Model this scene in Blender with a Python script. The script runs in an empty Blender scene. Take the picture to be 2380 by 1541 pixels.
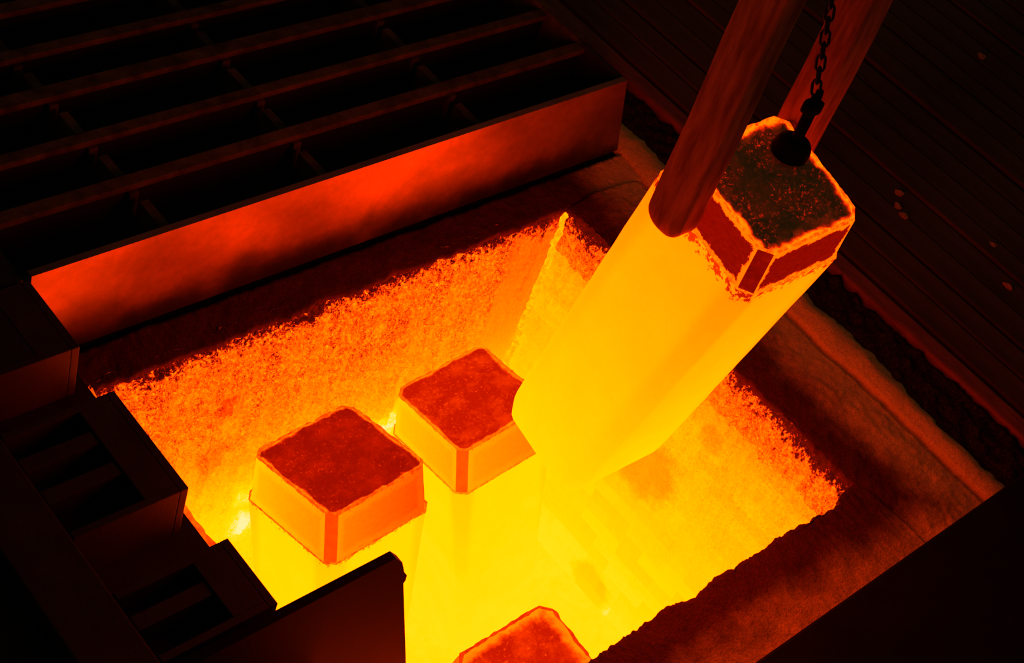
import bpy, bmesh, math, random
from mathutils import Vector, Matrix, noise
random.seed(7)
S = bpy.context.scene
COL = S.collection

# ------------------------------------------------------------------ camera, world, exposure
YAW, PITCH, ROLL, FPX = 0.97466856, 0.75432348, -0.3773143, 3612.51
cam = bpy.data.cameras.new('camera')
cam.sensor_fit = 'HORIZONTAL'
cam.sensor_width = 36.0
cam.lens = 36.0 * FPX / 2380.0
cam.clip_end = 200
co = bpy.data.objects.new('camera', cam)
COL.objects.link(co)
w = Vector((math.cos(PITCH) * math.sin(YAW), math.cos(PITCH) * math.cos(YAW), -math.sin(PITCH)))
r0 = w.cross(Vector((0, 0, 1))).normalized()
d0 = w.cross(r0)
rr = math.cos(ROLL) * r0 + math.sin(ROLL) * d0
dd = w.cross(rr)
M = Matrix((rr, -dd, -w)).transposed().to_4x4()
M.translation = (0, 0, 8)
co.matrix_world = M
S.camera = co
W = bpy.data.worlds.new('hall')
S.world = W
W.use_nodes = True
W.node_tree.nodes['Background'].inputs[0].default_value = (1.0, 0.68, 0.38, 1)
W.node_tree.nodes['Background'].inputs[1].default_value = 0.035
S.view_settings.view_transform = 'Standard'
S.view_settings.look = 'None'
S.view_settings.gamma = 1
S.view_settings.exposure = 0
S.view_settings.use_curve_mapping = False
S.cycles.use_denoising = True
S.cycles.max_bounces = 6
S.cycles.diffuse_bounces = 4
S.cycles.glossy_bounces = 3

# ------------------------------------------------------------------ node helpers
class NT:
    def __init__(s, name):
        s.m = bpy.data.materials.new(name)
        s.m.use_nodes = True
        s.t = s.m.node_tree
        s.b = s.t.nodes['Principled BSDF']
    def n(s, ty, **k):
        nd = s.t.nodes.new(ty)
        for a, v in k.items():
            setattr(nd, a, v)
        return nd
    def put(s, sock, v):
        if isinstance(v, bpy.types.NodeSocket):
            s.t.links.new(v, sock)
        elif v is not None:
            sock.default_value = v
    def ma(s, op, a, b=None, clamp=False):
        nd = s.n('ShaderNodeMath', operation=op, use_clamp=clamp)
        s.put(nd.inputs[0], a)
        if b is not None:
            s.put(nd.inputs[1], b)
        return nd.outputs[0]
    def add(s, a, b): return s.ma('ADD', a, b)
    def sub(s, a, b): return s.ma('SUBTRACT', a, b)
    def mul(s, a, b): return s.ma('MULTIPLY', a, b)
    def mr(s, v, a, b, c, d, smooth=False):
        nd = s.n('ShaderNodeMapRange', clamp=True)
        if smooth:
            nd.interpolation_type = 'SMOOTHSTEP'
        for i, x in enumerate((v, a, b, c, d)):
            s.put(nd.inputs[i], x)
        return nd.outputs[0]
    def pos(s):
        return s.n('ShaderNodeNewGeometry').outputs['Position']
    def obj(s):
        return s.n('ShaderNodeTexCoord').outputs['Object']
    def uv(s):
        return s.n('ShaderNodeTexCoord').outputs['UV']
    def xyz(s, v):
        nd = s.n('ShaderNodeSeparateXYZ')
        s.put(nd.inputs[0], v)
        return nd.outputs
    def noise(s, vec, scale, detail=4, rough=.6, stretch=None, off=None):
        if stretch or off:
            mp = s.n('ShaderNodeMapping')
            s.put(mp.inputs[0], vec)
            if stretch:
                mp.inputs['Scale'].default_value = stretch
            if off:
                mp.inputs['Location'].default_value = off
            vec = mp.outputs[0]
        nd = s.n('ShaderNodeTexNoise')
        s.put(nd.inputs['Vector'], vec)
        nd.inputs['Scale'].default_value = scale
        nd.inputs['Detail'].default_value = detail
        nd.inputs['Roughness'].default_value = rough
        return nd.outputs[0]
    def ramp(s, v, stops):
        nd = s.n('ShaderNodeValToRGB')
        s.put(nd.inputs[0], v)
        e = nd.color_ramp.elements
        while len(e) < len(stops):
            e.new(.5)
        for i, (p, c) in enumerate(stops):
            e[i].position = p
            e[i].color = (*c, 1)
        return nd.outputs[0]
    def bump(s, h, strength, dist=.02):
        nd = s.n('ShaderNodeBump')
        s.put(nd.inputs['Height'], h)
        nd.inputs['Strength'].default_value = strength
        nd.inputs['Distance'].default_value = dist
        s.put(s.b.inputs['Normal'], nd.outputs[0])
    def base(s, c, rough=.7, metal=0, spec=.3):
        if isinstance(c, tuple):
            c = (*c, 1)
        s.put(s.b.inputs['Base Color'], c)
        s.put(s.b.inputs['Roughness'], rough)
        s.b.inputs['Metallic'].default_value = metal
        s.b.inputs['Specular IOR Level'].default_value = spec
    def hot(s, T):
        """incandescence: temperature 0..1 -> emitted light"""
        k = 20.0
        st = [(0, (.0025, .0008, .0001)), (.1, (.05, .0015, 0)), (.2, (.24, .002, 0)), (.3, (.55, .008, 0)),
              (.4, (1.1, .045, 0)), (.5, (3.0, .12, 0)), (.6, (6.0, .225, 0)), (.7, (9.0, .35, 0)),
              (.8, (12., .51, 0)), (.9, (15., .70, 0)), (.95, (17., .77, .01)), (1.0, (19., .88, .35))]
        c = s.ramp(T, [(p, (a / k, b / k, d / k)) for p, (a, b, d) in st])
        s.put(s.b.inputs['Emission Color'], c)
        s.b.inputs['Emission Strength'].default_value = k

def m_body(name, lo, hi, L, hsum=.8):
    t = NT(name)
    o = t.obj()
    x, y, z = t.xyz(o)
    T = t.mr(z, 0, L, lo, hi)
    T = t.add(T, t.mul(t.sub(t.noise(o, 3.0, 5), .5), .05))
    T = t.add(T, t.mul(t.sub(t.noise(o, 26.0, 2), .5), .025))
    # the corners of an ingot cool first
    T = t.sub(T, t.mr(t.add(t.ma('ABSOLUTE', x), t.ma('ABSOLUTE', y)), hsum - .16, hsum - .06, 0, t.mr(z, L * .25, L, .008, .055), True))
    # flaked scale clinging just under the shoulder
    edge = t.mr(z, L - .10, L + .01, 0, 1)
    fl = t.mr(t.add(t.noise(o, 30, 3), t.mul(edge, .33)), .80, .86, 0, .34)
    T = t.sub(T, t.mul(fl, edge))
    t.hot(T)
    t.base((.04, .015, .01), .9, 0, .03)
    return t.m

def m_cap(name, centre, border, wid, warp, side=0.0, soft=1.35):
    """scale-covered side of the hot top: cool plate in the middle, ragged hot border"""
    t = NT(name)
    u, v, _ = t.xyz(t.uv())
    o = t.obj()
    du = t.mul(t.ma('MINIMUM', u, t.sub(1, u)), 2.6)
    dv = t.mul(t.ma('MINIMUM', v, t.sub(1, v)), 1.0)
    d = t.ma('MINIMUM', du, dv)
    d = t.add(d, t.mul(t.sub(t.noise(o, 13, 6, .75), .5), warp))
    T = t.mr(d, wid, wid * soft, border, centre)
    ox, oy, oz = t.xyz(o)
    T = t.add(T, t.mul(t.sub(oy, ox), side))  # uneven light on the cap faces put into the glow: left brighter, right dimmer
    T = t.add(T, t.mul(t.sub(t.noise(o, 22, 4, .7, stretch=(1, 1, 2.5)), .5), .10))
    cr = t.mr(t.noise(o, 40, 3), .62, .68, 0, .3)
    T = t.sub(T, t.mul(cr, t.mr(t.ma('MINIMUM', v, t.sub(1, v)), 0, .12, 1, 0)))
    t.hot(T)
    t.base((.05, .015, .01), .9, 0, .03)
    t.bump(t.noise(o, 30, 5), .5, .01)
    return t.m

def m_crust(name, cool, speck, edge, wid, base=(.09, .05, .03), thr=.57):
    """top of an ingot under its crust of scale"""
    t = NT(name)
    u, v, _ = t.xyz(t.uv())
    o = t.obj()
    d = t.ma('MINIMUM', t.ma('MINIMUM', u, t.sub(1, u)), t.ma('MINIMUM', v, t.sub(1, v)))
    d = t.add(d, t.mul(t.sub(t.noise(o, 9, 6, .7), .5), wid * 2.2))
    e = t.mr(d, wid * .3, wid * 1.1, edge, 0)
    sp = t.mul(t.mr(t.noise(o, 38, 5, .8), thr, thr + .12, 0, speck), t.mr(t.noise(o, 4, 2), .38, .56, .25, 1))
    big = t.mul(t.mr(t.noise(o, 5, 5, .7), .45, .65, 0, 1), .06)
    T = t.add(t.ma('MAXIMUM', e, sp), t.add(cool, big))
    t.hot(T)
    t.base(base, .9, 0, .1)
    t.bump(t.noise(o, 18, 8, .7), 1.0, .03)
    return t.m

def m_glow(name, T0, amp=.1, sc=20):
    t = NT(name)
    o = t.obj()
    T = t.add(T0, t.mul(t.sub(t.noise(o, sc, 5, .7), .5), amp))
    t.hot(T)
    t.base((.04, .015, .01), .9, 0, .03)
    return t.m

def m_steel(name, col, col2, rough=.6, metal=.0, sc=6, stretch=None, bump=.3, spec=.3):
    t = NT(name)
    p = t.obj()
    n = t.noise(p, sc, 7, .65, stretch=stretch)
    c = t.ramp(n, [(.35, col2), (.65, col)])
    t.base(c, rough, metal, spec)
    t.bump(t.noise(p, sc * 5, 5, .7, stretch=stretch), bump, .01)
    return t.m

# ------------------------------------------------------------------ mesh helpers
def link(name, bm, mat, parent=None, smooth=False):
    me = bpy.data.meshes.new(name)
    bm.normal_update()
    bm.to_mesh(me)
    bm.free()
    if smooth:
        for p in me.polygons:
            p.use_smooth = True
    me.materials.append(mat)
    o = bpy.data.objects.new(name, me)
    COL.objects.link(o)
    if parent is not None:
        o.parent = parent
    return o

def empty(name, loc, label, cat, group=None, rot=None):
    o = bpy.data.objects.new(name, None)
    COL.objects.link(o)
    o.empty_display_size = .1
    o.location = loc
    if rot is not None:
        o.rotation_euler = rot
    o['label'] = label
    o['category'] = cat
    if group:
        o['group'] = group
    return o

def tag(o, label, cat, group=None):
    o['label'] = label
    o['category'] = cat
    if group:
        o['group'] = group
    return o

def struct(o):
    o['kind'] = 'structure'
    return o

def box(bm, x0, x1, y0, y1, z0, z1, bev=0.0):
    v = [bm.verts.new(p) for p in ((x0, y0, z0), (x1, y0, z0), (x1, y1, z0), (x0, y1, z0),
                                   (x0, y0, z1), (x1, y0, z1), (x1, y1, z1), (x0, y1, z1))]
    fs = [bm.faces.new([v[i] for i in f]) for f in ((3, 2, 1, 0), (4, 5, 6, 7), (0, 1, 5, 4), (1, 2, 6, 5), (2, 3, 7, 6), (3, 0, 4, 7))]
    if bev:
        es = list({e for f in fs for e in f.edges})
        bmesh.ops.bevel(bm, geom=es, offset=bev, segments=2, affect='EDGES', profile=.6)
    return bm

def bx(name, mat, parent, *a, bev=0.0):
    return link(name, box(bmesh.new(), *a, bev=bev), mat, parent)

def fbm(p, H=.8, lac=2.1, octv=5):
    return noise.fractal(p, H, lac, octv)

def ring(a, b, ch, z, n=10, ox=0, oy=0, jit=0, seed=0):
    """chamfered rectangle as a ring of (co, side, u): four sides of n segments and four corner facets"""
    hx, hy = a / 2, b / 2
    ch = min(ch, hx * .9, hy * .9)
    cs = [((-hx + ch, -hy), (hx - ch, -hy)), ((hx, -hy + ch), (hx, hy - ch)), ((hx - ch, hy), (-hx + ch, hy)), ((-hx, hy - ch), (-hx, -hy + ch))]
    out = []
    for p, q in cs:
        for k in range(n + 1):
            u = k / n
            x, y = p[0] + (q[0] - p[0]) * u + ox, p[1] + (q[1] - p[1]) * u + oy
            if jit:
                j = noise.noise(Vector((x * 9 + seed, y * 9, z * 9))) * jit
                l = math.hypot(x, y) or 1
                x += x / l * j
                y += y / l * j
            out.append((x, y, z))
    return out

def loft(rings, n=10, cap_top=False, cap_bot=False, sides=True, corners=True, only=None):
    bm = bmesh.new()
    uvl = bm.loops.layers.uv.new('UVMap')
    vs = [[bm.verts.new(p) for p in r] for r in rings]
    N = len(rings[0])
    R = len(rings)
    per = n + 1
    for i in range(R - 1):
        v0, v1 = i / (R - 1), (i + 1) / (R - 1)
        for j in range(N):
            k = j % per
            iscorner = k == n
            if only is not None and j // per != only:
                continue
            if (iscorner and not corners) or (not iscorner and not sides):
                continue
            j2 = (j + 1) % N
            f = bm.faces.new((vs[i][j], vs[i][j2], vs[i + 1][j2], vs[i + 1][j]))
            u0, u1 = (.0, 1.) if iscorner else (k / n, (k + 1) / n)
            for l, uv in zip(f.loops, ((u0, v0), (u1, v0), (u1, v1), (u0, v1))):
                l[uvl].uv = uv
    if cap_bot:
        bm.faces.new(list(reversed(vs[0])))
    if cap_top:
        bm.faces.new(vs[-1])
    for v in [v for v in bm.verts if not v.link_faces]:
        bm.verts.remove(v)
    return bm

def grid_fill(a, b, ch, z, n, amp, seed, freq=7, dish=0.0):
    """displaced top plate of chamfered-rectangle outline with planar uv, closed underneath"""
    bm = bmesh.new()
    uvl = bm.loops.layers.uv.new('UVMap')
    G = []
    hx, hy = a / 2, b / 2
    for i in range(n + 1):
        row = []
        for j in range(n + 1):
            x, y = (i / n * 2 - 1) * hx, (j / n * 2 - 1) * hy
            c = (hx - abs(x)) + (hy - abs(y))
            if c < ch:
                k = (ch - c) / 2
                x -= math.copysign(k, x)
                y -= math.copysign(k, y)
            e = min(1 - abs(x) / hx, 1 - abs(y) / hy)
            h = fbm(Vector((x * freq + seed, y * freq, seed))) * amp * min(1, e * 8 + .25) - dish * min(1, e * 5)
            row.append(bm.verts.new((x, y, z + h)))
        G.append(row)
    for i in range(n):
        for j in range(n):
            try:
                f = bm.faces.new((G[i][j], G[i + 1][j], G[i + 1][j + 1], G[i][j + 1]))
            except ValueError:
                continue
            for l, (p, q) in zip(f.loops, ((i, j), (i + 1, j), (i + 1, j + 1), (i, j + 1))):
                l[uvl].uv = (p / n, q / n)
    # skirt
    border = [G[i][0] for i in range(n)] + [G[n][j] for j in range(n)] + [G[i][n] for i in range(n, 0, -1)] + [G[0][j] for j in range(n, 0, -1)]
    low = [bm.verts.new((v.co.x, v.co.y, z - .05)) for v in border]
    K = len(border)
    for i in range(K):
        f = bm.faces.new((border[i], low[i], low[(i + 1) % K], border[(i + 1) % K]))
        for l in f.loops:
            l[uvl].uv = (0, 0)
    return bm

def tube(bm, pts, r, n=8, closed=False):
    pts = [Vector(p) for p in pts]
    K = len(pts)
    rings = []
    for i, p in enumerate(pts):
        a = pts[(i - 1) % K] if (closed or i > 0) else p
        b = pts[(i + 1) % K] if (closed or i < K - 1) else p
        t = (b - a).normalized()
        up = Vector((0, 0, 1)) if abs(t.z) < .9 else Vector((1, 0, 0))
        s = t.cross(up).normalized()
        q = s.cross(t)
        rad = r(i / max(1, K - 1)) if callable(r) else r
        rings.append([bm.verts.new(p + (s * math.cos(2 * math.pi * k / n) + q * math.sin(2 * math.pi * k / n)) * rad) for k in range(n)])
    for i in range(K if closed else K - 1):
        A, B = rings[i], rings[(i + 1) % K]
        for k in range(n):
            bm.faces.new((A[k], A[(k + 1) % n], B[(k + 1) % n], B[k]))
    if not closed:
        bm.faces.new(list(reversed(rings[0])))
        bm.faces.new(rings[-1])
    return bm

# ------------------------------------------------------------------ materials
M_dark = m_steel('sooty_steel', (.022, .007, .004), (.007, .003, .0015), .75, 0, 3)
M_dark2 = m_steel('black_recess_plate', (.008, .004, .003), (.003, .002, .0015), .8, 0, 3)
M_rib = m_steel('rusty_rib_steel', (.10, .068, .024), (.032, .02, .007), .85, 0, 5, spec=.1)
M_plate = m_steel('end_plate_steel', (.010, .0022, .001), (.004, .001, .0005), .85, 0, 3, bump=.1, spec=.05)
M_black = m_steel('black_painted_steel', (.006, .0025, .002), (.003, .0015, .001), .8, 0, 3, bump=.1, spec=.1)
M_arm = m_steel('rusted_forged_steel', (.56, .17, .05), (.20, .05, .015), .8, 0, 4, stretch=(3.5, 3.5, .5), bump=.6, spec=.15)
M_chain = m_steel('chain_steel', (.05, .022, .012), (.012, .006, .004), .55, .3, 20)
M_weight = m_steel('black_cast_iron', (.010, .005, .004), (.005, .003, .002), .8, 0, 12, spec=.1)
M_plank = m_steel('deck_plate', (.085, .042, .017), (.034, .016, .006), .8, 0, 2.0, stretch=(1.5, .25, 1), bump=.4, spec=.15)
M_rail = m_steel('rail_steel', (.20, .045, .016), (.09, .02, .008), .7, 0, 4, stretch=(3, .6, 1))
M_under = m_steel('deck_underlay', (.006, .003, .002), (.003, .002, .001), .9, 0, 3, spec=.1)
M_flake = m_steel('pale_slag_flake', (.35, .17, .05), (.2, .1, .03), .8, 0, 20)

def mk_panel():
    t = NT('smoky_plate_steel')
    p = t.pos()
    x, y, z = t.xyz(p)
    n = t.noise(p, 1.1, 5, .6, stretch=(1.0, 1, 1.6))
    # soot licked up from the sill, with a ragged upper edge
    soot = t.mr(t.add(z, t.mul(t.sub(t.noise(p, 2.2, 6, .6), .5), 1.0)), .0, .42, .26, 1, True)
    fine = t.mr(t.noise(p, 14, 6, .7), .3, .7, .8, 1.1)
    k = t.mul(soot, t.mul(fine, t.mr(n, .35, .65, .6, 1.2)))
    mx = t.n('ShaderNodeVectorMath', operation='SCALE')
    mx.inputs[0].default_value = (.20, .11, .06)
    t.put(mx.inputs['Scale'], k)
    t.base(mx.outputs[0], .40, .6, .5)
    t.bump(t.noise(p, 2.5, 2), .12, .05)
    return t.m
M_panel = mk_panel()

def mk_sand():
    t = NT('refractory_sand')
    p = t.pos()
    x, y, z = t.xyz(p)
    n = t.noise(p, 1.7, 6, .65)
    g = t.noise(p, 55, 4, .75)
    # scale-blackened near the lip of the pit, sandy towards the outside
    dx = t.ma('MAXIMUM', t.sub(x, 8.45), t.sub(2.33, y))
    dx = t.ma('MAXIMUM', dx, t.sub(y, 6.4))
    out = t.mr(t.add(dx, t.mul(t.sub(n, .5), .55)), .20, .72, 0, 1, True)
    c1 = t.ramp(g, [(.3, (.03, .008, .005)), (.7, (.075, .018, .010))])
    c2 = t.ramp(g, [(.25, (.40, .27, .07)), (.75, (.78, .60, .18))])
    mx = t.n('ShaderNodeMix', data_type='RGBA')
    t.put(mx.inputs[0], out)
    t.put(mx.inputs[6], c1)
    t.put(mx.inputs[7], c2)
    t.base(mx.outputs[2], .95, 0, .1)
    t.bump(t.add(g, t.mul(t.noise(p, 12, 6, .7), 1.5)), .9, .02)
    return t.m
M_sand = mk_sand()

def mk_grit():
    t = NT('dark_grit')
    p = t.pos()
    g = t.noise(p, 45, 5, .8)
    c = t.ramp(g, [(.42, (.010, .004, .002)), (.58, (.05, .018, .007)), (.72, (.24, .09, .025))])
    t.base(c, .95, 0, .1)
    t.bump(g, 1, .03)
    return t.m
M_grit = mk_grit()

def m_wall(name, pts, smooth_x=None, spec=.14, crust=.16, ports=(), brk=0.0):
    """glowing refractory: temperature rises with depth, slag crust at the cool lip"""
    t = NT(name)
    p = t.pos()
    x, y, z = t.xyz(p)
    nz = t.noise(p, 1.4, 4, .6)
    depth = t.add(t.mul(z, -1), t.mul(t.sub(nz, .5), .28))
    T = t.ramp(t.mr(depth, 0, 3.5, 0, 1), [(a / 3.5, (b, b, b)) for a, b in pts])
    g = t.add(t.mul(t.noise(p, 34, 5, .8, stretch=(1, 1, .8)), .65), t.mul(t.noise(p, 11, 5, .7), .35))
    drip = t.noise(p, 5, 4, .6, stretch=(2.2, 2.2, .25))
    amp = t.mr(depth, .3, 2.3, spec, spec * .16)
    if smooth_x:
        amp = t.mul(amp, t.mr(x, smooth_x - .1, smooth_x, 1, .3))
    T = t.add(T, t.mul(t.sub(g, .5), t.mul(amp, 8.5)))
    T = t.add(T, t.mul(t.sub(drip, .5), t.mul(amp, 1.2)))
    # pits (dark) and beads (bright) of the slag skin, missing on the smooth runs
    rel = t.mul(t.mr(amp, 0, .17, 0, 1), t.mr(drip, .44, .56, 1, .25))
    worm = t.ma('ABSOLUTE', t.sub(t.noise(p, 23, 3, .6), .5))
    T = t.sub(T, t.mul(t.mr(worm, 0, .034, .31, 0), rel))
    T = t.sub(T, t.mul(t.mr(t.noise(p, 52, 2, .6), .57, .68, 0, .30), rel))
    T = t.add(T, t.mul(t.mr(t.noise(p, 43, 2, .6, off=(3, 7, 1)), .58, .70, 0, .22), rel))
    T = t.add(T, t.mul(t.sub(t.n('ShaderNodeObjectInfo').outputs['Random'], .5), brk))
    # dark ragged crust at the lip
    ck = t.mr(t.add(depth, t.add(t.mul(t.sub(g, .5), 1.1), t.mul(t.sub(t.noise(p, 3.5, 4), .5), .35))), crust * .45, crust * 1.3, .44, 0, True)
    T = t.sub(T, ck)
    for (cx, cy, cz, rad, dT) in ports:
        d = t.n('ShaderNodeVectorMath', operation='DISTANCE')
        t.put(d.inputs[0], p)
        d.inputs[1].default_value = (cx, cy, cz)
        dd_ = t.add(d.outputs['Value'], t.mul(t.sub(t.noise(p, 6, 5, .7), .5), rad * .9))
        T = t.sub(T, t.mr(dd_, rad * .55 if dT > 0 else 0.0, rad, dT, 0, True))
    t.hot(T)
    t.base((.04, .015, .01), .95, 0, .03)
    t.bump(t.add(g, drip), .8, .04)
    return t.m
M_wall_back = m_wall('glowing_slag_wall', [(0, .49), (.5, .52), (1.0, .57), (1.45, .64), (1.8, .73), (2.1, .83), (2.4, .88), (2.7, .90), (3.5, .91)], smooth_x=8.0, spec=.17, crust=.2,
                     ports=((5.26, 5.7, -.88, .14, .14), (5.2, 5.7, -1.44, .2, .10), (7.08, 5.7, -2.1, .42, -.17), (5.64, 5.7, -2.25, .22, -.11), (5.72, 5.7, -2.65, .28, -.13), (8.75, 5.7, -2.1, .5, -.12)))
M_wall_right = m_wall('glowing_lip_band', [(0, .47), (.4, .55), (.7, .70), (1.0, .78), (1.6, .85), (2.4, .90), (3.0, .93), (3.5, .95)], spec=.12, crust=.14)
M_wall_cool = m_wall('cooler_front_wall', [(0, .30), (.4, .38), (.9, .50), (1.6, .64), (2.4, .80), (3.5, .88)], spec=.12, crust=.14)
M_brick = m_wall('glowing_firebrick', [(0, .58), (.55, .67), (.8, .74), (1.5, .80), (2.0, .84), (2.6, .885), (3.1, .92), (3.5, .95)], spec=.06, crust=.0, brk=.04,
                 ports=((8.48, 3.95, -1.6, .42, .12), (8.48, 3.55, -.78, .16, .08), (8.48, 3.9, -3.3, .3, .08)))
M_floor = m_glow('white_hot_coke_bed', .92, .10, 7)
M_lip = m_glow('glowing_left_lip', .47, .65, 12)

# ------------------------------------------------------------------ the pit
def wall_grid(name, mat, org, ux, uz, nu, nz, disp, normal):
    bm = bmesh.new()
    G = []
    for i in range(nu + 1):
        row = []
        for j in range(nz + 1):
            p = Vector(org) + Vector(ux) * (i / nu) + Vector(uz) * (j / nz)
            row.append(bm.verts.new(p + Vector(normal) * disp(p)))
        G.append(row)
    for i in range(nu):
        for j in range(nz):
            bm.faces.new((G[i][j], G[i + 1][j], G[i + 1][j + 1], G[i][j + 1]))
    return struct(link(name, bm, mat, None, True))

def disp_back(p):
    k = 1.0 if p.x < 7.95 else max(.25, 1 - (p.x - 7.95) * 8)
    h = fbm(Vector((p.x * 5, p.z * 4, 1.3))) * .045 * k + fbm(Vector((p.x * 16, p.z * 13, 7))) * .024 * k + fbm(Vector((p.x * 34, p.z * 30, 2)), .6) * .012 * k
    # frozen slag runs: raised vertical tongues
    for (cx, zt, wd, a) in ((6.93, -.72, .11, .07), (5.75, -.35, .06, .04), (6.2, -.5, .05, .03), (8.2, -.15, .16, .05), (5.1, -.3, .05, .03)):
        c = cx - (p.z + 1) * .06
        if p.z < zt + .1:
            f = max(0, 1 - ((p.x - c) / wd) ** 2)
            h += a * math.sqrt(f) * min(1, (zt + .1 - p.z) * 8)
    h -= max(0, p.z + .16) * .25
    return h
wall_grid('wall_back', M_wall_back, (3.96, 5.70, .0), (4.70, 0, 0), (0, 0, -3.55), 380, 260, disp_back, (0, -1, 0))

def disp_right(p):
    h = fbm(Vector((p.y * 5, p.z * 4, 4.3))) * .03 + fbm(Vector((p.y * 18, p.z * 14, 2))) * .014
    h -= max(0, p.z + .2) * .12
    if p.z < -.47 + fbm(Vector((p.y * 7, 1, 1))) * .05:
        h = -.12
    else:
        h += .035
    return h
wr = wall_grid('wall_right', M_wall_right, (8.48, 5.72, .0), (0, -3.42, 0), (0, 0, -3.55), 280, 200, disp_right, (-1, 0, 0))

# firebrick lining below the lip band, each brick a part of wall_right
def brick_mesh(k):
    bm = bmesh.new()
    rnd = random.Random(k)
    box(bm, -.06, .06, -.228, .228, -.071, .071)
    for v in bm.verts:
        v.co += Vector((rnd.uniform(-.006, .006), rnd.uniform(-.005, .005), rnd.uniform(-.004, .004)))
    bmesh.ops.bevel(bm, geom=list(bm.edges), offset=.013, segments=1, affect='EDGES')
    me = bpy.data.meshes.new('brick')
    bm.to_mesh(me)
    bm.free()
    me.materials.append(M_brick)
    return me
BM = [brick_mesh(k) for k in range(5)]
for c in range(20):
    z = -.585 - c * .147
    off = .234 if c % 2 else 0
    for k in range(9):
        y = 5.72 + .2 - off - k * .462
        y0, y1 = max(y - .231, 2.32), min(y + .231, 5.78)
        if y1 - y0 < .08:
            continue
        o = bpy.data.objects.new('brick', random.choice(BM))
        o.location = (8.545 + random.uniform(-.006, .006), (y0 + y1) / 2, z)
        o.scale = (1, (y1 - y0 - .010) / .456, 1)
        o.parent = wr
        COL.objects.link(o)

bm = bmesh.new()
sp = [(8.455 + noise.noise(Vector((0, 0, k * 1.7))) * .03, 5.66 + noise.noise(Vector((3, 0, k * 1.3))) * .03, -.06 - k * .045) for k in range(46)]
tube(bm, sp, lambda t_: .03 + .02 * noise.noise(Vector((t_ * 37, 1, 2))), 7)
link('slag_seam', bm, m_glow('bright_corner_seam', .76, .7, 16), wr, True)
wall_grid('wall_left', M_wall_cool, (4.0, 2.3, -.02), (0, 3.42, 0), (0, 0, -3.55), 60, 40,
          lambda p: fbm(Vector((p.y * 5, p.z * 4, 9))) * .03, (1, 0, 0))
def disp_front(p):
    return fbm(Vector((p.x * 5, p.z * 4, 19))) * .03 + fbm(Vector((p.x * 14, p.z * 12, 3))) * .02
wall_grid('wall_front', M_wall_cool, (8.6, 2.31, .0), (-4.5, 0, 0), (0, 0, -3.55), 110, 50, disp_front, (0, 1, 0))
bm = bmesh.new()
G = [[bm.verts.new((4.0 + i * .1175, 2.2 + j * .09, -3.5 + fbm(Vector((i * .5, j * .5, 3))) * .03)) for j in range(41)] for i in range(41)]
for i in range(40):
    for j in range(40):
        bm.faces.new((G[i][j], G[i + 1][j], G[i + 1][j + 1], G[i][j + 1]))
struct(link('floor', bm, M_floor))

# curb round the pit (rammed refractory), ragged inside edge
def curb(name, mat, pt, nu, nv, amp=.02, fr=4, edge=.0, z0=-.30):
    """pt(u,v)->(x,y,z): v=0 is the pit side"""
    bm = bmesh.new()
    G = []
    for i in range(nu + 1):
        row = []
        for j in range(nv + 1):
            p = Vector(pt(i / nu, j / nv))
            p.z += fbm(Vector((p.x * fr, p.y * fr, 5))) * amp + fbm(Vector((p.x * 19, p.y * 19, 8))) * amp * .35
            row.append(bm.verts.new(p))
        G.append(row)
    for i in range(nu):
        for j in range(nv):
            bm.faces.new((G[i][j], G[i + 1][j], G[i + 1][j + 1], G[i][j + 1]))
    bd = [G[i][0] for i in range(nu)] + [G[nu][j] for j in range(nv)] + [G[i][nv] for i in range(nu, 0, -1)] + [G[0][j] for j in range(nv, 0, -1)]
    lo = [bm.verts.new((v.co.x, v.co.y, z0)) for v in bd]
    for i in range(len(bd)):
        k = (i + 1) % len(bd)
        bm.faces.new((bd[i], lo[i], lo[k], bd[k]))
    bmesh.ops.recalc_face_normals(bm, faces=bm.faces)
    return struct(link(name, bm, mat, None, True))

def rag(s, k=1.0):
    return (noise.noise(Vector((s * 3.1, k, 0))) * .045 + noise.noise(Vector((s * 11, k, 3))) * .03 + noise.noise(Vector((s * 29, k, 9))) * .013 + noise.noise(Vector((s * 83, k, 9))) * .007)
def lerp(a, b, t): return a + (b - a) * t
def c_back(u, v):
    x = lerp(3.9, 9.5, u)
    y = lerp(5.66 + rag(x, 1), 5.99, v)
    return (x, y, 0)
curb('trim_1', M_sand, c_back, 420, 12, .018, z0=-.05)
def c_right(u, v):
    y = lerp(1.6, 5.66, u)
    xo = 9.33 + .05 * math.sin(y * 1.9) + .09 * max(0, math.sin((y - 1.6) * 1.7))
    xi = 8.46 + rag(y, 5) * .8
    x = lerp(xi, xo, v)
    z = .05 * math.sin(min(1, v * 1.1) * math.pi) - .05 * (v > .97)
    return (x, y, z)
curb('trim_2', M_sand, c_right, 300, 40, .02, 3, z0=-.05)
def c_front(u, v):
    x = lerp(3.75, 8.5, u)
    yi = 2.34 + rag(x, 8) * .9
    if x > 8.2:
        yi = lerp(yi, 2.38, min(1, (x - 8.2) * 6))
    if x < 8.22 and x > 8.0:
        yi -= .03
    y = lerp(yi, 1.55, v)
    return (x, y, .05 * math.sin(v * math.pi))
curb('trim_3', M_sand, c_front, 420, 24, .02, 3, z0=-.05)
curb('trim_4', M_lip, lambda u, v: (lerp(lerp(4.10, 4.02, u) + rag(u * 4, 3) * .6, 3.84, v), lerp(2.2, 5.7, u), 0), 120, 6, .012)
def c_out(u, v):
    y = lerp(1.6, 6.35, u)
    xi = 9.35 + .05 * math.sin(y * 1.9) + .09 * max(0, math.sin((y - 1.6) * 1.7))
    xo = 9.72 + .05 * math.sin(y * 2.3) + rag(y, 12)
    return (lerp(xi, xo, v), y, .015 + .06 * math.sin(v * math.pi) - .06 * v)
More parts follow.
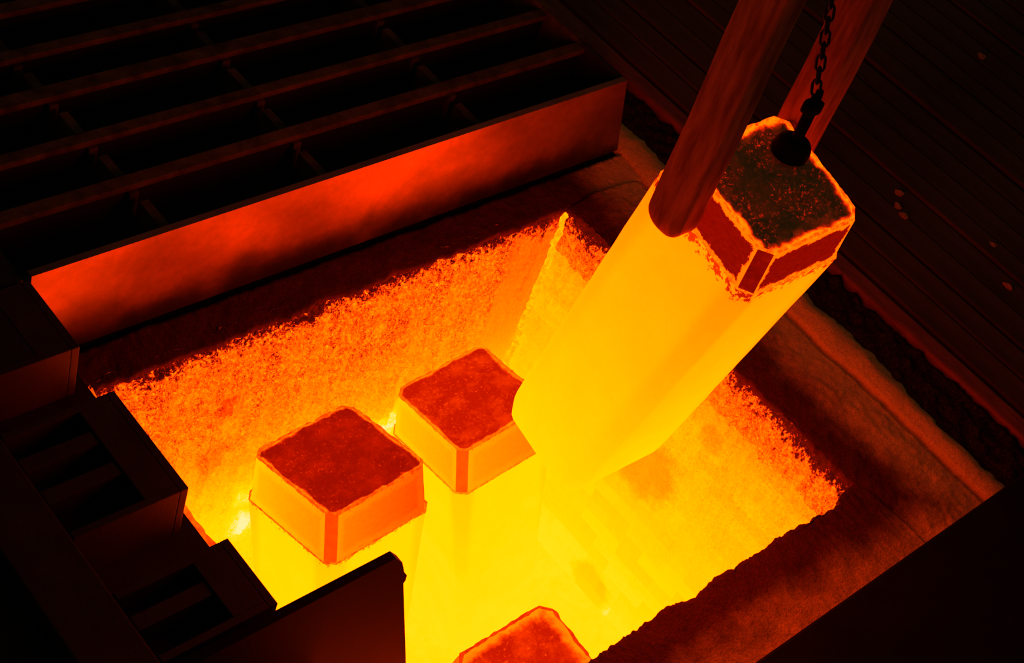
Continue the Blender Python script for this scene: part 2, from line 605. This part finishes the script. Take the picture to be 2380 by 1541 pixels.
curb('trim_5', M_sand, c_out, 130, 14, .016)

struct(bx('trim_6', M_under, None, 3.6, 9.7, 5.9, 6.3, -.35, -.05))
# ------------------------------------------------------------------ deck to the right
st = struct(bx('floor.001', M_under, None, 8.9, 19, -6, 14, -.5, -.16))
gr = curb('grit_bed', M_grit, lambda u, v: (lerp(9.4, 10.185, v), lerp(1.62, 11.5, u), -.05 + .02 * math.sin(v * 3)), 260, 26, .05, 8, z0=-.16)
del gr['kind']
gr['kind'] = 'stuff'
gr['label'] = 'dark gritty scale lying between the sandy curb and the rail'
gr['category'] = 'grit'
struct(bx('floor.002', M_under, None, -5, 3.80, -6, 14, -.6, -.02))
struct(bx('floor.003', M_under, None, 3.81, 8.89, -6, 2.05, -.6, -.10))
rl = empty('edge_rail', (10.33, 5, -.16), 'long flat reddish steel rail along the edge of the plank deck', 'rail')
b_ = box(bmesh.new(), -.10, .10, -4.6, 6.5, 0, .16, bev=.03)
link('rail_bar', b_, M_rail, rl)
link('rail_foot', box(bmesh.new(), -.13, .13, -4.6, 6.5, 0, .05, bev=.01), M_under, rl)
pm = []
for k in range(4):
    rnd = random.Random(k + 40)
    wd = (.150, .128, .165, .14)[k]
    bm = box(bmesh.new(), -wd, wd, -4.6, 6.5, 0, .14, bev=.018)
    me = bpy.data.meshes.new('plank')
    bm.to_mesh(me)
    bm.free()
    me.materials.append(M_plank)
    pm.append((wd, me))
x = 10.50
i = 0
while x < 18.4:
    wd, me = pm[(i * 7 + i // 3) % 4]
    o = bpy.data.objects.new('plank', me)
    o.location = (x + wd, 5, -.16 + random.uniform(-.02, .012))
    o.parent = st
    COL.objects.link(o)
    x += wd * 2 + random.choice((.025, .035, .06))
    i += 1

# ------------------------------------------------------------------ far pit cover with its lit front plate
fc = empty('pit_cover', (6.5, 7.5, 0), 'large ribbed black steel pit cover behind the pit with a red-lit front plate', 'cover')
def fb(name, mat, x0, x1, y0, y1, z0, z1, bev=0.0, smooth=False):
    return link(name, box(bmesh.new(), x0 - 6.5, x1 - 6.5, y0 - 7.5, y1 - 7.5, z0, z1, bev=bev), mat, fc)
fb('base_plate', M_dark2, 3.74, 9.10, 6.09, 10.6, .04, .50)
# front plate: its right end is cut on a slant
bm = bmesh.new()
pts = [(3.74, .02), (9.37, .02), (9.105, .865), (3.74, .84)]
va = [bm.verts.new((x - 6.5, 6.03 - 7.5, z)) for x, z in pts]
vb = [bm.verts.new((x - 6.5, 6.085 - 7.5, z)) for x, z in pts]
bm.faces.new(va)
bm.faces.new(list(reversed(vb)))
for k in range(4):
    bm.faces.new((va[(k + 1) % 4], va[k], vb[k], vb[(k + 1) % 4]))
bmesh.ops.recalc_face_normals(bm, faces=bm.faces)
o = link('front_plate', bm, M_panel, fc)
o['label'] = 'smooth sooty front plate glowing red in the light of the pit'
for (y, h) in ((6.59, .11), (7.08, .10), (7.60, .13), (8.05, .10), (8.55, .12), (9.1, .1), (9.7, .12), (10.4, .12)):
    b_ = bmesh.new()
    z1 = .82
    box(b_, 3.76 - 6.5, 9.14 - 6.5, y - h / 2 - 7.5, y + h / 2 - 7.5, z1 - .05, z1, bev=.008)
    rb_ = link('rib', b_, M_rib, fc)
    link('web', box(bmesh.new(), 3.76 - 6.5, 9.12 - 6.5, y - .02 - 7.5, y + .02 - 7.5, .48, z1 - .045), M_dark2, rb_)
def cross(x, y0, y1):
    fb('cross_rib', M_rib, x - .035, x + .035, y0, y1, .48, .74, .006)
ys = (6.10, 6.53, 7.03, 7.53, 8.0, 8.5, 9.05, 9.65)
for k in range(7):
    for q, xx in enumerate((4.80, 6.12, 7.62)):
        cross(xx + (.02 * k if q else -.02 * k), ys[k] + .0, ys[k + 1] - .08)
fb('edge_strip', M_rib, 9.10, 9.19, 6.60, 10.6, .40, .84, .01)
fb('edge_strip', M_dark, 9.09, 9.15, 6.09, 6.60, .04, .84, .01)

# ------------------------------------------------------------------ left pit cover: blocks with gaps between them
lc = empty('pit_cover', (3.2, 5, 0), 'ribbed black steel pit cover at the left of the pit with a notched edge', 'cover')
def lb(name, mat, x0, x1, y0, y1, z0, z1, bev=0.0):
    return link(name, box(bmesh.new(), x0 - 3.2, x1 - 3.2, y0 - 5, y1 - 5, z0, z1, bev=bev), mat, lc)
lb('under_frame', M_dark2, 1.6, 3.83, 3.27, 5.95, .0, .36)
lb('side_beam', M_dark, 2.62, 2.98, 3.27, 6.0, .36, .83, .012)
lb('deck_plate', M_dark2, .6, 2.60, 1.66, 10.6, .36, .70)
lb('deck_plate', M_dark2, .6, 3.70, 6.06, 10.6, .30, .80)
for (y0, y1) in ((5.41, 6.03), (4.20, 5.02), (3.30, 3.80)):
    lb('floor_plate', M_dark2, 2.99, 3.70, y0 + .02, y1, .38, .62)
    lb('edge_plate', M_dark, 3.665, 3.72, y0, y1, .38, .82, .006)
    lb('edge_flange', M_dark, 3.46, 3.664, y0 + .05, y1 - .05, .79, .82, .006)
    lb('front_plate', M_dark, 2.99, 3.664, y0, y0 + .05, .38, .82, .006)
    lb('back_plate', M_dark, 2.99, 3.664, y1 - .05, y1, .38, .82, .006)
lb('top_plate', M_dark2, 2.99, 3.455, 5.46, 5.98, .79, .82)
for y in (4.77, 4.52):
    lb('rib', M_dark, 2.99, 3.455, y - .05, y + .05, .60, .81, .006)
lb('rib', M_dark, 2.99, 3.455, 3.53, 3.63, .60, .81, .006)
# hanging end plate at the near end, pushed out over the pit
bm = bmesh.new()
pts = [(2.62, .84), (4.47, .84), (4.545, .745), (4.62, .55), (4.635, .55), (4.64, .49), (4.63, .47), (5.0, -.75), (2.62, -.75)]
va = [bm.verts.new((x - 3.2, 3.20 - 5, z)) for x, z in pts]
vb = [bm.verts.new((x - 3.2, 3.26 - 5, z)) for x, z in pts]
bm.faces.new(va)
bm.faces.new(list(reversed(vb)))
n_ = len(pts)
for k in range(n_):
    bm.faces.new((va[(k + 1) % n_], va[k], vb[k], vb[(k + 1) % n_]))
bmesh.ops.recalc_face_normals(bm, faces=bm.faces)
o = link('end_plate', bm, M_plate, lc)
o['label'] = 'flat end plate with a clipped corner hanging over the pit'

# near pit cover, black in the foreground
nc = empty('pit_cover', (8.5, -1, 0), 'plain black steel cover slab in the lower right foreground', 'cover')
link('slab', box(bmesh.new(), -6.1, 6.5, -4, 2.57, .34, .74, bev=.02), M_black, nc)
link('lip_bar', box(bmesh.new(), -6.1, 6.5, 2.30, 2.50, .0, .34, bev=.01), M_black, nc)

# ------------------------------------------------------------------ ingots
def ingot(loc, axis_rot, label, p, mats, group='steel ingots'):
    """local frame: z along the ingot, base at 0; p = cap_a, cap_b, cap_h, sh_a, sh_b, L, bot_a, bot_b, chamfer"""
    a, b, ch, sa, sb, L, ba, bb, cf = p
    e = empty('ingot', loc, label, 'ingot', group)
    e.rotation_mode = 'QUATERNION'
    e.rotation_quaternion = axis_rot.to_quaternion()
    mb, mc, mcor, mcr, mrim, mseam = mats
    n = 10
    R = []
    for f, z in ((.50, .0), (.67, .018), (.80, .055), (.89, .105), (.95, .165), (.985, .23), (1.0, .30)):
        R.append(ring(ba * f, bb * f, cf * f * 1.1, z, n))
    for k in range(1, 15):
        t_ = k / 14
        R.append(ring(lerp(ba, sa, t_), lerp(bb, sb, t_), cf, lerp(.30, L, t_), n, jit=.004, seed=loc[0] * 7))
    R.append(ring(sa - .05, sb - .05, cf, L + .012, n))
    link('body', loft(R, n, cap_bot=True, cap_top=True), mb, e, True)
    # hot top
    ka, kb = lerp(a, sa, .95) - .008, lerp(b, sb, .95) - .008
    rs = []
    for k in range(7):
        t_ = k / 6
        rs.append(ring(lerp(ka, a, t_), lerp(kb, b, t_), cf * 1.05, lerp(L, L + ch, t_), n, jit=.006, seed=loc[1] * 5))
    link('hot_top', loft(rs, n, corners=False), mc, e)
    for q in range(4):
        link('corner_strip', loft(rs, n, sides=False, only=q), mcor, e)
    # crust on top
    link('crust', grid_fill(a - .02, b - .02, cf * 1.15, L + ch + .002, 46, .035, loc[0] * 3 + loc[2], 6, .012), mcr, e, True)
    # ragged bead round the top edge, and the seam bead at the shoulder
    def bead(name, aa, bb_, z, rad, mat, seed):
        bm = bmesh.new()
        pts = ring(aa, bb_, cf * 1.05, z, 26)
        out = []
        for q in pts:
            j = noise.noise(Vector((q[0] * 13 + seed, q[1] * 13, z)))
            out.append((q[0] * (1 + j * .012), q[1] * (1 + j * .012), z + j * rad * .7))
        K = len(out)
        def rr_(t_):
            q = out[min(K - 1, int(t_ * (K - 1)))]
            return rad * (.75 + .7 * noise.noise(Vector((q[0] * 21 + seed, q[1] * 21, 4))))
        rings_r = rr_
        tube(bm, out, rings_r, 6, True)
        return link(name, bm, mat, e, True)
    bead('rim', a - .015, b - .015, L + ch, .014, mrim, loc[0])
    bead('seam', ka + .012, kb + .012, L + .010, .009, mseam, loc[1])
    return e

def rotvec(wx, wy, wz):
    v = Vector((wx, wy, wz))
    return Matrix.Rotation(v.length, 3, v.normalized())

def base_of(top, rv, h):
    ax = rv @ Vector((0, 0, 1))
    return Vector(top) - ax * h

# the lifted ingot
P = (.80, .77, .306, .82, .89, 2.68, .87, .79, .065)
r_ = rotvec(.184, -.047, -.041)
mats = (m_body('hot_ingot_skin', .90, .70, 2.62, .83), m_cap('scaled_hot_top', .21, .58, .085, .42), m_glow('cooled_corner', .20, .22, 14),
        m_crust('olive_crust', .0, .36, (.60), .06, (.42, .35, .12), .535), m_glow('bright_rim', .53, 1.0, 26), m_glow('shoulder_seam', .56, .8, 26))
ingot(base_of((6.487, 3.143, 3.068), r_, P[2] + P[5]), r_, 'bright orange steel ingot hanging tilted from the tongs above the pit', P, mats)

# standing ingots
P1 = (.915, .895, .428, .985, .975, 2.45, .844, .765, .062)
P2 = (.87, .86, .431, .955, .93, 2.43, .825, .732, .062)
P3 = (.86, .66, .45, .90, .74, 2.35, .83, .70, .07)
mb1 = m_body('soaking_ingot_skin', .93, .89, 2.45, .92)
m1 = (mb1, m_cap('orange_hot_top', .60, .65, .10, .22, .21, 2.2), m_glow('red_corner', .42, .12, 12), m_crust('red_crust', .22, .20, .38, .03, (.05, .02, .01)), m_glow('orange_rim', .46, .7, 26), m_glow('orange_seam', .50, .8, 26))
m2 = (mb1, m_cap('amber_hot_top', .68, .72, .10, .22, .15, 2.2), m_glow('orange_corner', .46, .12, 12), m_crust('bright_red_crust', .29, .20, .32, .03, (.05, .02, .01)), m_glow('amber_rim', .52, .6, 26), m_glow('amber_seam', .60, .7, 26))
m3 = (mb1, m_cap('amber_hot_top_near', .66, .76, .10, .12), m_glow('amber_corner', .5, .1, 12), m_crust('red_crust_pale_border', .30, .16, .30, .11, (.05, .02, .01)), m_glow('dull_red_rim', .36, .3, 26), m_glow('near_seam', .68, .5, 26))
r1 = rotvec(-.233, -.018, .052)
ingot(base_of((5.572, 4.768, -.645), r1, P1[2] + P1[5]), r1, 'standing ingot with the darkest red top, at the left of the pit', P1, m1)
r2 = rotvec(-.199, -.163, -.028)
ingot(base_of((6.88, 4.79, -.686), r2, P2[2] + P2[5]), r2, 'standing ingot in the middle, partly behind the lifted ingot', P2, m2)
r3 = rotvec(.10, -.05, .0)
ingot(base_of((5.66, 2.70, -.65), r3, P3[2] + P3[5]), r3, 'standing ingot nearest the front, cut off by the bottom edge', P3, m3)

# ------------------------------------------------------------------ tongs
tg = empty('ingot_tongs', (6.5, 3.4, 2.7), 'pair of rusty red tong arms gripping the lifted ingot', 'tongs')
def arm(name, x0, x1, secs, mat):
    """secs: (z, y0, y1) from the tip upward; a forged bar with rounded edges"""
    bm = bmesh.new()
    R = []
    for (z, ya, yb, sx) in secs:
        cx, hx = (x0 + x1) / 2, (x1 - x0) / 2 * sx
        cy, hy = (ya + yb) / 2, (yb - ya) / 2
        rd = min(.024, hx * .7, hy * .7)
        pts = []
        for (qx, qy, a0) in ((1, 1, 0), (-1, 1, 90), (-1, -1, 180), (1, -1, 270)):
            for s in range(5):
                an = math.radians(a0 + s * 22.5)
                pts.append((cx + qx * (hx - rd) + math.cos(an) * rd - 6.5, cy + qy * (hy - rd) + math.sin(an) * rd - 3.4, z - 2.7))
        R.append([bm.verts.new(p) for p in pts])
    K = len(R[0])
    for i in range(len(R) - 1):
        for k in range(K):
            bm.faces.new((R[i][k], R[i][(k + 1) % K], R[i + 1][(k + 1) % K], R[i + 1][k]))
    bm.faces.new(list(reversed(R[0])))
    bm.faces.new(R[-1])
    return link(name, bm, mat, tg)
def tipsecs(zt, y0, y1, top, steps=10, lean=0.0):
    hw, cy = (y1 - y0) / 2, (y0 + y1) / 2
    s = []
    for k in range(steps + 1):
        a = k / steps * math.pi / 2
        f = math.sin(a) * .94 + .06
        s.append((zt + hw * .95 * (1 - math.cos(a)), cy - hw * f, cy + hw * f, .55 + .45 * math.sin(a)))
    for k in range(1, 13):
        t_ = k / 12
        z = lerp(s[steps][0], top, t_)
        wob = .006 * math.sin(z * 5)
        s.append((z, y0 + wob + lean * (z - zt), y1 + wob + lean * (z - zt), 1))
    return s
arm('arm', 5.90, 6.07, tipsecs(2.735, 3.22, 3.485, 6.2), M_arm)
arm('arm', 7.04, 7.26, tipsecs(2.74, 3.37, 3.60, 6.2), M_arm)
link('bit', tube(bmesh.new(), [(-.46, -.06, .33), (-.40, -.06, .33), (-.375, -.06, .33)], lambda t_: .055 - .03 * t_, 10), M_arm, tg)
link('bit', tube(bmesh.new(), [(.58, .06, .33), (.46, .06, .33), (.40, .06, .33)], lambda t_: .065 - .03 * t_, 10), M_arm, tg)
link('cross_head', box(bmesh.new(), -.75, .95, -.24, .30, 3.42, 3.75, bev=.05), M_arm, tg)

# ------------------------------------------------------------------ chain with its weight
hc = empty('hoist_chain', (6.735, 3.265, 3.095), 'thin dark chain with a black round weight resting on the lifted ingot', 'chain')
def lathe(prof, n=24, ctr=(0, 0, 0)):
    bm = bmesh.new()
    R = [[bm.verts.new((ctr[0] + r * math.cos(2 * math.pi * k / n), ctr[1] + r * math.sin(2 * math.pi * k / n), ctr[2] + z)) for k in range(n)] for r, z in prof]
    for i in range(len(R) - 1):
        for k in range(n):
            bm.faces.new((R[i][k], R[i][(k + 1) % n], R[i + 1][(k + 1) % n], R[i + 1][k]))
    bm.faces.new(list(reversed(R[0])))
    bm.faces.new(R[-1])
    return bm
link('weight', lathe([(.09, -.005), (.108, .01), (.113, .04), (.110, .07), (.092, .105), (.06, .125), (.035, .135)]), M_weight, hc, True)
link('stem', tube(bmesh.new(), [(0, 0, .12), (.003, .0, .22), (.005, .005, .36)], .034, 12), M_weight, hc, True)
bm = bmesh.new()
box(bm, -.05, .06, -.035, .045, .30, .385, bev=.02)
tube(bm, [(.005, .005, .37), (.035, .005, .40), (.03, .01, .44), (-.005, .012, .45), (-.03, .01, .42), (-.005, .005, .38)], .013, 7, True)
link('hook', bm, M_weight, hc, True)
def link_mesh():
    bm = bmesh.new()
    pts = []
    for k in range(20):
        a = 2 * math.pi * k / 20
        pts.append((.024 * math.cos(a), 0, .026 * math.sin(a) + (.020 if math.sin(a) > 0 else -.020)))
    tube(bm, pts, .0085, 6, True)
    me = bpy.data.meshes.new('link')
    bm.to_mesh(me)
    bm.free()
    for p in me.polygons:
        p.use_smooth = True
    me.materials.append(M_chain)
    return me
LM = link_mesh()
p0, p1 = Vector((.01, .03, .42)), Vector((.07, .235, .92))
dv = (p1 - p0).normalized()
q_ = dv.to_track_quat('Z', 'X')
for k in range(34):
    o = bpy.data.objects.new('link', LM)
    o.rotation_mode = 'QUATERNION'
    o.location = p0 + dv * (.0685 * k + .03)
    o.rotation_quaternion = q_ @ Matrix.Rotation(math.radians(35 + 90 * (k % 2)), 3, 'Z').to_quaternion()
    o.parent = hc
    COL.objects.link(o)

# ------------------------------------------------------------------ pale flakes on the deck
FL = [(14.59, 5.59, .09, 'single pale slag flake on the far deck planks near the top right corner'),
      (11.70, 4.48, .08, 'pale slag flake, upper one of the three beside the lifted ingot'),
      (11.52, 4.36, .07, 'pale slag flake, middle one of the three beside the lifted ingot'),
      (11.47, 4.25, .09, 'pale slag flake, lowest and largest of the three beside the lifted ingot'),
      (12.03, 3.58, .08, 'dull slag flake on the deck at the right edge of the frame'),
      (11.70, 3.15, .10, 'long thin slag flake on the deck near the right edge')]
for k, (x, y, s, lab) in enumerate(FL):
    bm = bmesh.new()
    rnd = random.Random(k + 3)
    m_ = 9
    top = []
    for q in range(m_):
        a = 2 * math.pi * q / m_
        r = s * .5 * rnd.uniform(.65, 1.1)
        top.append((r * math.cos(a) * (.45 if k == 5 else 1), r * math.sin(a) * 1.3, rnd.uniform(.015, .035)))
    vt = [bm.verts.new(p) for p in top]
    vb = [bm.verts.new((p[0] * .9, p[1] * .9, 0)) for p in top]
    c_ = bm.verts.new((0, 0, .045))
    for q in range(m_):
        bm.faces.new((vt[q], vt[(q + 1) % m_], c_))
        bm.faces.new((vb[q], vb[(q + 1) % m_], vt[(q + 1) % m_], vt[q]))
    bm.faces.new(list(reversed(vb)))
    o = link('slag_flake', bm, M_flake)
    o.location = (x, y, -.03)
    tag(o, lab, 'slag', 'pale flakes on the deck')
